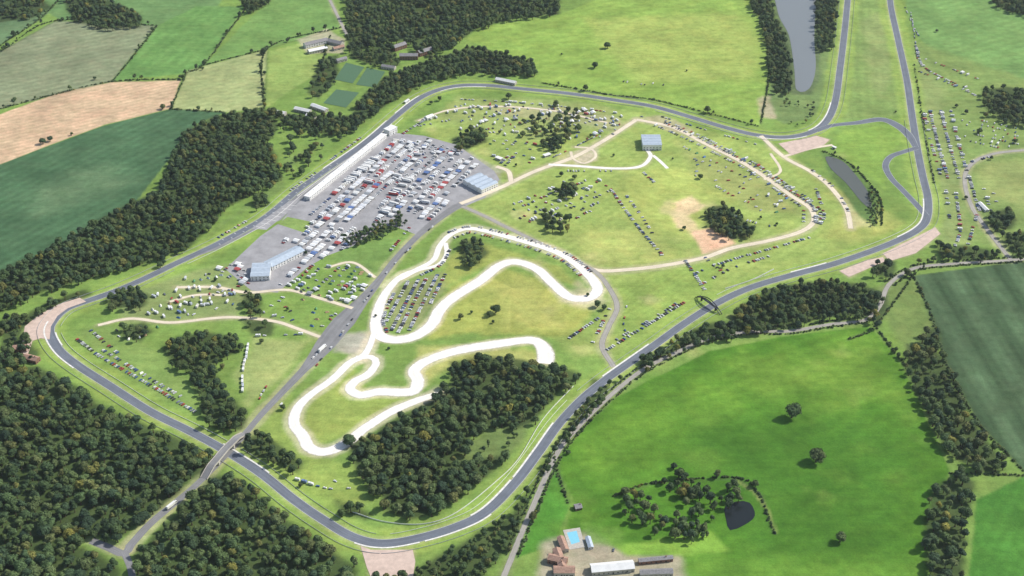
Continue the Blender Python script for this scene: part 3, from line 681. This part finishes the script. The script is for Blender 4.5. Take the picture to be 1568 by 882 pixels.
# ---------------------------------------------------------------- trees
def ico():
    t=(1+5**.5)/2; v=[(-1,t,0),(1,t,0),(-1,-t,0),(1,-t,0),(0,-1,t),(0,1,t),(0,-1,-t),(0,1,-t),(t,0,-1),(t,0,1),(-t,0,-1),(-t,0,1)]
    f=[(0,11,5),(0,5,1),(0,1,7),(0,7,10),(0,10,11),(1,5,9),(5,11,4),(11,10,2),(10,7,6),(7,1,8),(3,9,4),(3,4,2),(3,2,6),(3,6,8),(3,8,9),(4,9,5),(2,4,11),(6,2,10),(8,6,7),(9,8,1)]
    return [tuple(np.array(x)/np.linalg.norm(x)) for x in v],f
IV,IF=ico()
def tree(seed,R=5.0,Hc=6.0,base=4.0,nl=10,leaves=95,ls=0.75,trunk=True,cone=False,big=False):
    rs=np.random.RandomState(seed); v=[];f=[];m=[]
    lobes=[]
    for i in range(nl):
        th=rs.rand()*math.tau+i*2.4; hh=rs.rand(); 
        rr=R*(.62 if not big else .55)*math.sqrt(rs.rand())*(1-.35*hh) if not cone else R*.6*(1-hh)*rs.rand()
        lobes.append((math.cos(th)*rr,math.sin(th)*rr,base+Hc*(.22+.62*hh),R*rs.uniform(.34,.5)*(1-.5*hh*cone)))
    lobes.append((0,0,base+Hc*.5,R*(.55 if not big else .72)))
    if trunk:
        n=7; r0=.09*R; tz=[0,base*.5,base+Hc*.4]
        for z,r in zip(tz,(r0*1.3,r0*.85,r0*.4)):
            for k in range(n): v.append((r*math.cos(k*math.tau/n),r*math.sin(k*math.tau/n),z))
        for j in range(2):
            for k in range(n): f.append((j*n+k,j*n+(k+1)%n,(j+1)*n+(k+1)%n,(j+1)*n+k)); m.append(1)
        for (x,y,z,r) in lobes[:6]:
            b0=len(v); z0=base*.7
            for k in range(4): v.append((r0*.35*math.cos(k*1.57),r0*.35*math.sin(k*1.57),z0+.3*k))
            for k in range(4): v.append((x+.08*math.cos(k*1.57),y+.08*math.sin(k*1.57),z))
            for k in range(4): f.append((b0+k,b0+(k+1)%4,b0+4+(k+1)%4,b0+4+k)); m.append(1)
    for (x,y,z,r) in lobes:
        b0=len(v)
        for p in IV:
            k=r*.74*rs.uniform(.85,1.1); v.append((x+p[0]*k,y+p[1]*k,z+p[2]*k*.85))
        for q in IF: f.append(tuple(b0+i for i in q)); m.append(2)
        for i in range(leaves):
            d=rs.normal(size=3); d/=np.linalg.norm(d)
            if d[2]<-.35: d[2]*=-.6; d/=np.linalg.norm(d)
            rad=r*rs.uniform(.80,1.08)*(1+.12*math.sin(5*d[0]+seed)*math.sin(4*d[1]))
            c=np.array((x,y,z))+d*rad*np.array((1,1,.85))
            nn=d+rs.normal(size=3)*.30; nn/=np.linalg.norm(nn)
            t=np.cross(nn,rs.normal(size=3)); t/=np.linalg.norm(t); bt=np.cross(nn,t); s=ls*rs.uniform(.6,1.25)
            b0=len(v)
            for a_,b2 in ((-1,-.6),(.3,-1),(1,.5),(-.2,1)): v.append(tuple(c+t*a_*s*.6+bt*b2*s*.6))
            f.append((b0,b0+1,b0+2,b0+3)); m.append(0)
    me=bpy.data.meshes.new('tree_%d'%seed); me.from_pydata(v,[],f)
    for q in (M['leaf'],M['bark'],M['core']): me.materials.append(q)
    me.polygons.foreach_set('material_index',m); return me
TREES=[tree(11,5,6.5,4,10),tree(12,5.6,6,3.5,12),tree(13,4.4,7.5,4.5,10),tree(14,6,6.5,3.5,14,big=True),tree(15,4.8,5.5,4,9),tree(16,5.3,8,4.5,12,big=True),tree(17,4.2,9,3.5,11,cone=True)]
OAKS=[tree(41,5.6,6.2,2.6,18,110,.6,big=True),tree(42,5.2,6.8,2.6,16,110,.6,big=True),tree(43,6,6,2.4,20,105,.62,big=True)]
BUSH=[tree(31,2.0,2.2,.0,5,40,.55,False),tree(32,2.4,1.8,.0,6,40,.55,False),tree(33,1.7,2.8,.0,5,40,.55,False)]
def coll(name,ms):
    c=bpy.data.collections.new(name)
    for i,me in enumerate(ms): c.objects.link(bpy.data.objects.new('%s_%d'%(name,i),me))
    return c
CT=coll('tree_kind',TREES); CB=coll('bush_kind',BUSH)
def gn(c):
    ng=bpy.data.node_groups.new('scatter_'+c.name,'GeometryNodeTree')
    ng.interface.new_socket('Geometry',in_out='INPUT',socket_type='NodeSocketGeometry'); ng.interface.new_socket('Geometry',in_out='OUTPUT',socket_type='NodeSocketGeometry')
    n=ng.nodes; gi=n.new('NodeGroupInput'); go=n.new('NodeGroupOutput'); ip=n.new('GeometryNodeInstanceOnPoints'); ci=n.new('GeometryNodeCollectionInfo')
    ci.inputs['Collection'].default_value=c; ci.inputs['Separate Children'].default_value=True; ci.inputs['Reset Children'].default_value=True
    ip.inputs['Pick Instance'].default_value=True
    def at(nm,ty):
        x=n.new('GeometryNodeInputNamedAttribute'); x.data_type=ty; x.inputs['Name'].default_value=nm; return x.outputs['Attribute']
    er=n.new('FunctionNodeEulerToRotation')
    L=ng.links; L.new(gi.outputs[0],ip.inputs['Points']); L.new(ci.outputs[0],ip.inputs['Instance']); L.new(at('idx','INT'),ip.inputs['Instance Index'])
    L.new(at('rot','FLOAT_VECTOR'),er.inputs[0]); L.new(er.outputs[0],ip.inputs['Rotation']); L.new(at('scl','FLOAT_VECTOR'),ip.inputs['Scale']); L.new(ip.outputs[0],go.inputs[0])
    return ng
GT,GB=gn(CT),gn(CB)
tot=[0]
def scatter(name,pts,ng,nk):
    if not pts: return
    me=bpy.data.meshes.new(name); me.from_pydata([(x,y,0) for x,y,s in pts],[],[])
    a=me.attributes.new('idx','INT','POINT'); a.data.foreach_set('value',[random.randrange(nk) for _ in pts])
    a=me.attributes.new('rot','FLOAT_VECTOR','POINT'); a.data.foreach_set('vector',[q for _ in pts for q in (0,0,random.random()*6.28)])
    a=me.attributes.new('scl','FLOAT_VECTOR','POINT'); a.data.foreach_set('vector',[q for p in pts for q in (p[2]*random.uniform(.9,1.1),p[2]*random.uniform(.9,1.1),p[2]*random.uniform(.85,1.1)*(1 if p[2]<1.2 else 1.2/p[2]))])
    o=bpy.data.objects.new(name,me); link(o); md=o.modifiers.new('scatter','NODES'); md.node_group=ng; tot[0]+=len(pts)
tr=np.array(TP[::2])
BIG=dict(sp=11.2,s=(.8,1.65))
def wood(pts,sp=9.8,s=(.75,1.4),drop=.03,z=8,floor=True,name='woodland',keep=10.8):
    w=GP(pts,z)
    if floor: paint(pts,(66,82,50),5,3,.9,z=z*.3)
    A=np.array(w); x0,y0=A.min(0);x1,y1=A.max(0); out=[]
    y=y0;r=0
    while y<y1:
        x=x0+(r%2)*sp/2
        while x<x1:
            q=(x+random.uniform(-.45,.45)*sp,y+random.uniform(-.45,.45)*sp)
            if random.random()>drop and inside(q[0],q[1],w) and ((tr-np.array(q))**2).sum(1).min()>keep**2: out.append((*q,random.uniform(*s)))
            x+=sp
        y+=sp*.87;r+=1
    scatter(name,out,GT,len(TREES))
wood([(-60,560),(15,560),(55,556),(110,585),(150,615),(215,645),(270,668),(322,690),(326,700),(290,735),(240,780),(200,810),(175,825),(140,818),(60,860),(-60,900)],**BIG)
wood([(-60,850),(60,850),(130,832),(150,842),(180,862),(185,960),(-100,960)],**BIG)
wood([(205,848),(235,815),(280,772),(325,728),(350,722),(395,752),(440,795),(500,835),(548,862),(555,960),(195,960)],**BIG)
wood([(-80,420),(0,415),(100,365),(180,318),(240,290),(262,240),(280,200),(330,175),(400,165),(430,190),(410,215),(425,240),(432,272),(400,288),(350,312),(320,345),(290,378),(250,392),(190,410),(130,425),(60,448),(0,475),(-80,500)],drop=.05)
wood([(400,165),(440,172),(540,175),(556,180),(540,200),(500,205),(440,190)],drop=.2)
wood([(540,170),(560,140),(590,115),(650,92),(720,70),(770,80),(815,92),(822,112),(780,114),(720,108),(660,122),(610,145),(575,172),(548,190)],drop=.1)
wood([(525,-40),(860,-40),(855,20),(780,28),(725,45),(690,70),(650,85),(620,60),(560,68),(545,90),(530,70),(530,30)],drop=.28)
wood([(530,85),(600,60),(610,98),(570,98)],drop=.45)
wood([(490,90),(520,80),(515,120),(488,150),(470,140)],drop=.6)
paint([(700,690),(760,645),(820,640),(790,690),(740,720),(690,720)],(112,132,78),5,3,.85)
wood([(690,552),(740,543),(790,548),(850,562),(888,566),(890,578),(862,595),(835,625),(822,645),(790,655),(755,650),(728,662),(715,690),(660,720),(600,745),(590,765),(560,740),(540,700),(528,672),(560,668),(600,642),(650,615),(690,590)],drop=.04,**BIG)
wood([(585,745),(650,722),(690,705),(745,697),(785,690),(770,706),(750,726),(700,762),(660,788),(625,792),(585,775)],drop=.06,**BIG)
wood([(720,655),(800,650),(800,680),(740,695)],drop=.72,floor=False,s=(.5,.9))
wood([(515,765),(545,770),(570,785),(560,795),(520,782)],drop=.2)
wood([(368,668),(400,660),(440,690),(465,705),(455,722),(420,708),(375,690)],drop=.15)
wood([(1112,495),(1135,465),(1180,440),(1240,428),(1310,430),(1340,440),(1352,470),(1345,490),(1290,480),(1240,492),(1180,505),(1120,508)])
wood([(1060,500),(1110,490),(1140,512),(1080,520),(1020,545),(975,570),(985,550)],drop=.3)
wood([(1390,525),(1435,530),(1460,565),(1490,640),(1530,690),(1545,720),(1500,725),(1450,690),(1410,610),(1385,560)],drop=.1,**BIG)
wood([(1430,740),(1470,722),(1495,735),(1482,790),(1478,880),(1480,950),(1425,950),(1415,800)],drop=.15,**BIG)
wood([(1130,-40),(1178,-40),(1185,15),(1203,55),(1213,105),(1212,140),(1188,140),(1176,100),(1172,50)],drop=.05)
wood([(1249,-40),(1290,-40),(1280,30),(1275,70),(1252,75)],drop=.05)
wood([(252,528),(275,512),(310,505),(360,510),(372,535),(345,545),(325,560),(345,600),(375,630),(370,655),(330,655),(312,640),(300,600),(290,570),(262,555)],drop=.12)
wood([(160,445),(205,438),(230,450),(220,468),(165,472)],drop=.15); wood([(182,498),(222,490),(235,505),(215,520),(188,515)],drop=.15)
wood([(1078,318),(1105,310),(1130,325),(1155,345),(1150,362),(1120,365),(1085,345)],drop=.05)
wood([(1505,135),(1540,130),(1600,140),(1600,195),(1540,185),(1505,160)],drop=.4); wood([(1515,325),(1540,318),(1560,335),(1545,350),(1518,348)],drop=.1)
wood([(1535,355),(1600,350),(1600,390),(1550,388)],drop=.1); wood([(1435,375),(1500,375),(1535,385),(1510,398),(1440,392)],drop=.4)
wood([(1340,395),(1372,398),(1365,425),(1335,418)],drop=.1); wood([(1490,-40),(1640,-40),(1640,40),(1530,10)],drop=.1)
wood([(905,575),(935,580),(930,600),(900,635),(868,672),(850,690),(838,720),(815,745),(800,790),(785,835),(745,870),(745,960),(690,960),(640,900),(640,865),(690,835),(735,812),(780,785),(815,735),(845,690),(870,650),(895,610)],drop=.15,s=(.65,1.1),keep=9.5)
wood([(560,885),(640,868),(690,960),(560,960)],drop=.3)
wood([(945,762),(985,750),(1005,765),(1000,800),(965,800)],drop=.15,floor=False); wood([(1015,725),(1050,720),(1075,745),(1130,738),(1148,750),(1130,768),(1100,775),(1090,810),(1060,830),(1040,800),(1060,770),(1020,750)],drop=.22,floor=False); wood([(1000,775),(1060,790),(1100,815),(1060,830),(990,815)],drop=.4,floor=False)
wood([(520,355),(560,345),(610,325),(625,335),(580,362),(530,375)],s=(.5,.8),sp=7,drop=.1)
wood([(700,368),(735,362),(748,385),(730,405),(705,400)],drop=.1)
wood([(690,210),(740,190),(745,215),(700,232)],drop=.5); wood([(800,180),(885,165),(900,185),(860,220),(815,215)],drop=.65,floor=False); wood([(830,215),(855,210),(858,228),(835,230)],drop=.1,floor=False)
wood([(845,285),(880,280),(885,298),(855,300)],drop=.3,floor=False); wood([(830,325),(875,330),(870,352),(840,350)],drop=.35,floor=False)
wood([(370,440),(400,455),(398,480),(375,480)],drop=.2); wood([(385,295),(405,290),(412,310),(390,318)],drop=.1)
wood([(370,485),(420,490),(415,510),(385,508)],drop=.4); wood([(0,520),(40,512),(60,540),(30,560),(0,555)],drop=.4); wood([(0,485),(40,480),(70,460),(130,440),(140,448),(60,478),(20,520),(0,520)],drop=.2)
wood([(95,-10),(150,-10),(215,20),(215,40),(160,42),(110,30)],drop=.3); wood([(-50,0),(50,-20),(80,10),(50,25),(-50,40)],drop=.6); wood([(360,-20),(400,-20),(415,0),(380,20)],drop=.3)
wood([(1335,440),(1362,445),(1350,500),(1335,500)],drop=.3)
wood([(1195,150),(1250,150),(1245,190),(1205,195)],drop=.75,s=(.4,.7),floor=False); wood([(1330,275),(1350,290),(1352,330),(1335,345),(1328,310)],s=(.3,.5),sp=5,drop=.3,floor=False)
wood([(430,190),(540,180),(500,235),(440,275)],drop=.72,floor=False)
wood([(1420,500),(1440,500),(1445,530),(1400,535)],drop=.2)
for x0,y0,x1,y1 in ((-800,1050,900,1400),(-1500,200,-1150,900),(1150,-200,1500,500)):
    scatter('distant_woodland',[(random.uniform(x0,x1),random.uniform(y0,y1),random.uniform(.8,1.2)) for _ in range(500)],GT,len(TREES))
# lone trees
LONE=[(249,163,1.0),(65,216,1.1),(76,212,1.0),(109,203,.6),(22,150,.7),(145,118,.7),(95,28,.8),(930,70,1.3),(911,100,1.2),(1213,634,2.1),(1250,702,1.9),(1287,824,1.3),(759,474,1.4),(750,480,.9),(705,484,.9),(779,147,1.2),(1073,269,.9),(1048,347,.7),(1107,405,.6),(1112,350,.9),(722,475,.5),(850,160,.8),(1518,240,.7),(1480,300,.6),(915,465,1.1),(925,470,.9),(900,448,.5),(985,548,1.1),(860,80,.4),(433,622,.8),(403,280,1.1),(680,590,1.1),(755,490,.5),(1437,372,1.1),(1535,700,1.1),(1157,740,.9),(1032,712,.8),(1345,410,1.1),(1052,105,.4),(468,385,.6),(350,300,1),(480,225,1),(460,240,1.1),(520,210,1.1),(860,265,.8),(880,270,.9),(610,325,.8),(420,270,1.1),(1205,150,.6),(1480,170,.8),(1435,45,.6),(400,80,.7),(440,60,.8),(405,110,.8),(403,140,.8),(310,103,.6),(275,115,.6),(460,740,.6),(660,155,.7),(673,150,.9),(1372,168,.4),(1280,460,1.2),(640,215,.5),(730,210,1.1),(630,120,1.3),(245,405,1),(270,385,.8),(250,400,.9),(595,530,.4),(815,180,1.2),(852,158,1.1),(870,168,1.1),(885,180,1.1),(800,205,1.1),(840,215,1.2),(835,322,.9),(1500,200,1),(715,200,.9),(700,225,1),(655,212,.6),(765,200,.6),(905,205,.6),(940,235,.5),(1030,240,.4),(790,250,.5),(1165,330,.5),(1190,340,.5),(1150,300,.4),(1530,150,1.3),(1510,175,1),(1555,215,.9),(1465,160,.7),(1545,330,1.3),(575,480,.4),(340,560,.8),(400,520,.7),(440,470,.5),(330,425,.6),(290,460,.5),(1395,420,.8),(1430,395,.9),(870,690,.6),(958,752,1.1)]
for x,y,s in LONE:
    q=G(x,y,5); o=bpy.data.objects.new('oak_tree',random.choice(OAKS)); o.location=(q[0],q[1],0); o.rotation_euler=(0,0,random.random()*6.28); o.scale=(s,s,s*.9); link(o)
def hedge(pts,w=2.2,s=(.6,1.1),prob=.93,p=None,trees=.02):
    p=p or smooth(GP(pts),False,2.2); out=[(x+random.gauss(0,w*.3),y+random.gauss(0,w*.3),random.uniform(*s)*(1.8 if random.random()<.05 else 1)) for x,y in p if random.random()<prob]
    scatter('hedge',out,GB,len(BUSH))
    scatter('hedgerow_trees',[(x,y,random.uniform(.5,1.1)) for x,y in p if random.random()<trees],GT,len(TREES))
def tint(pts): paint(pts,(80,98,60),2,1,.6,line=3)
for h in ([(0,167),(60,151),(172,125),(276,122)],[(172,125),(205,85),(240,40)],[(285,112),(312,100),(345,55),(375,15),(380,0)],[(262,166),(285,112)],[(405,166),(410,75),(522,42)],[(312,100),(410,75)],[(0,80),(85,32),(240,39)],[(262,167),(345,172)],[(1398,422),(1425,480),(1450,560),(1500,650),(1568,722)],[(870,770),(850,712),(850,700)],[(1175,50),(1178,110),(1165,190)],[(830,127),(930,145),(1000,153),(1090,175),(1160,193)],[(0,70),(60,30),(90,0)],[(940,760),(1000,740),(1130,732),(1165,760)],[(1300,520),(1340,500),(1400,420)],[(1400,100),(1412,180),(1430,280)],[(1455,725),(1568,728)],[(1260,232),(1300,250),(1345,300),(1350,345)],[(490,110),(505,55)],[(1165,760),(1185,815)],[(1340,500),(1385,560)]):
    left=h[0][0]<530; tint(h); hedge(h,prob=.8 if h[0]!=(1400,100) else .4,trees=.05 if left else .015)
for off,pr in ((6,.75),(-6,.8)):
    p=offset(smooth(GP([(785,850),(810,790),(850,700),(880,660),(930,610),(985,566),(1040,538),(1090,517),(1150,508),(1210,507),(1270,497),(1325,490)]),False,2.3),off); hedge(None,p=p,prob=pr)
    p=offset(smooth(GP([(1362,435),(1400,411),(1460,404),(1568,397),(1700,385)]),False,2.3),off); hedge(None,p=p,prob=pr)
print('trees',tot[0],'vehicles',cnt[0])
# ---------------------------------------------------------------- ground mesh
X,Y=np.meshgrid(XS,YS); V=np.zeros((NY*NX,3)); V[:,0]=X.ravel();V[:,1]=Y.ravel()
i=np.arange(NX-1)[None,:]+np.arange(NY-1)[:,None]*NX; Fq=np.stack([i,i+1,i+1+NX,i+NX],-1).reshape(-1,4)
me=bpy.data.meshes.new('ground'); me.vertices.add(len(V)); me.vertices.foreach_set('co',V.ravel())
me.loops.add(Fq.size); me.loops.foreach_set('vertex_index',Fq.ravel().astype(np.int32)); me.polygons.add(len(Fq)); me.polygons.foreach_set('loop_start',np.arange(0,Fq.size,4,dtype=np.int32))
me.update(calc_edges=True)
ca=me.color_attributes.new('Col','FLOAT_COLOR','POINT'); ca.data.foreach_set('color',np.concatenate([COL.reshape(-1,3),np.ones((NY*NX,1))],1).ravel())
me.materials.append(M['ground']); link(bpy.data.objects.new('ground',me))
isl=bpy.data.objects['grass_island'].data; ca=isl.color_attributes.new('Col','FLOAT_COLOR','POINT'); ca.data.foreach_set('color',[q for _ in isl.vertices for q in (*lin((130,155,86)),1)])
# ---------------------------------------------------------------- atmosphere haze (real scattering air)
m=bpy.data.materials.new('air_haze'); m.use_nodes=True; nt=m.node_tree; nt.nodes.remove(nt.nodes['Principled BSDF'])
vs=nt.nodes.new('ShaderNodeVolumeScatter'); vs.inputs['Color'].default_value=(.80,.88,1,1); vs.inputs['Density'].default_value=2.3e-5; vs.inputs['Anisotropy'].default_value=0.2
nt.links.new(vs.outputs[0],nt.nodes['Material Output'].inputs['Volume'])
mb=MB(); mb.box((0,0,-20),(40000,40000,1620),0); link(bpy.data.objects.new('sky_haze',mb.mesh('sky_haze',[m])))
# ---------------------------------------------------------------- light, sky, camera
sd=Vector((.94,.34,0)).normalized(); el=math.radians(43); to=Vector((sd.x*math.cos(el),sd.y*math.cos(el),math.sin(el)))
w=bpy.data.worlds.new('World'); scene.world=w; w.use_nodes=True; nt=w.node_tree; sky=nt.nodes.new('ShaderNodeTexSky'); sky.sky_type='NISHITA'; sky.sun_disc=False; sky.sun_elevation=el; sky.sun_rotation=math.atan2(sd.x,sd.y); sky.air_density=1.3; sky.dust_density=1.5
nt.links.new(sky.outputs[0],nt.nodes['Background'].inputs[0]); nt.nodes['Background'].inputs[1].default_value=0.13
l=bpy.data.lights.new('sun','SUN'); l.energy=5.0; l.angle=math.radians(.5); l.color=(1,.96,.88); o=bpy.data.objects.new('sun',l); o.rotation_euler=to.to_track_quat('Z','Y').to_euler(); link(o)
c=bpy.data.cameras.new('camera'); c.sensor_width=36; c.lens=36*F/1568; c.clip_start=1; c.clip_end=100000; o=bpy.data.objects.new('camera',c); o.location=(0,-CD,CH); o.rotation_euler=(math.pi/2-TH,0,0); link(o); scene.camera=o
scene.view_settings.view_transform='Standard'; scene.view_settings.look='None'; scene.view_settings.exposure=0
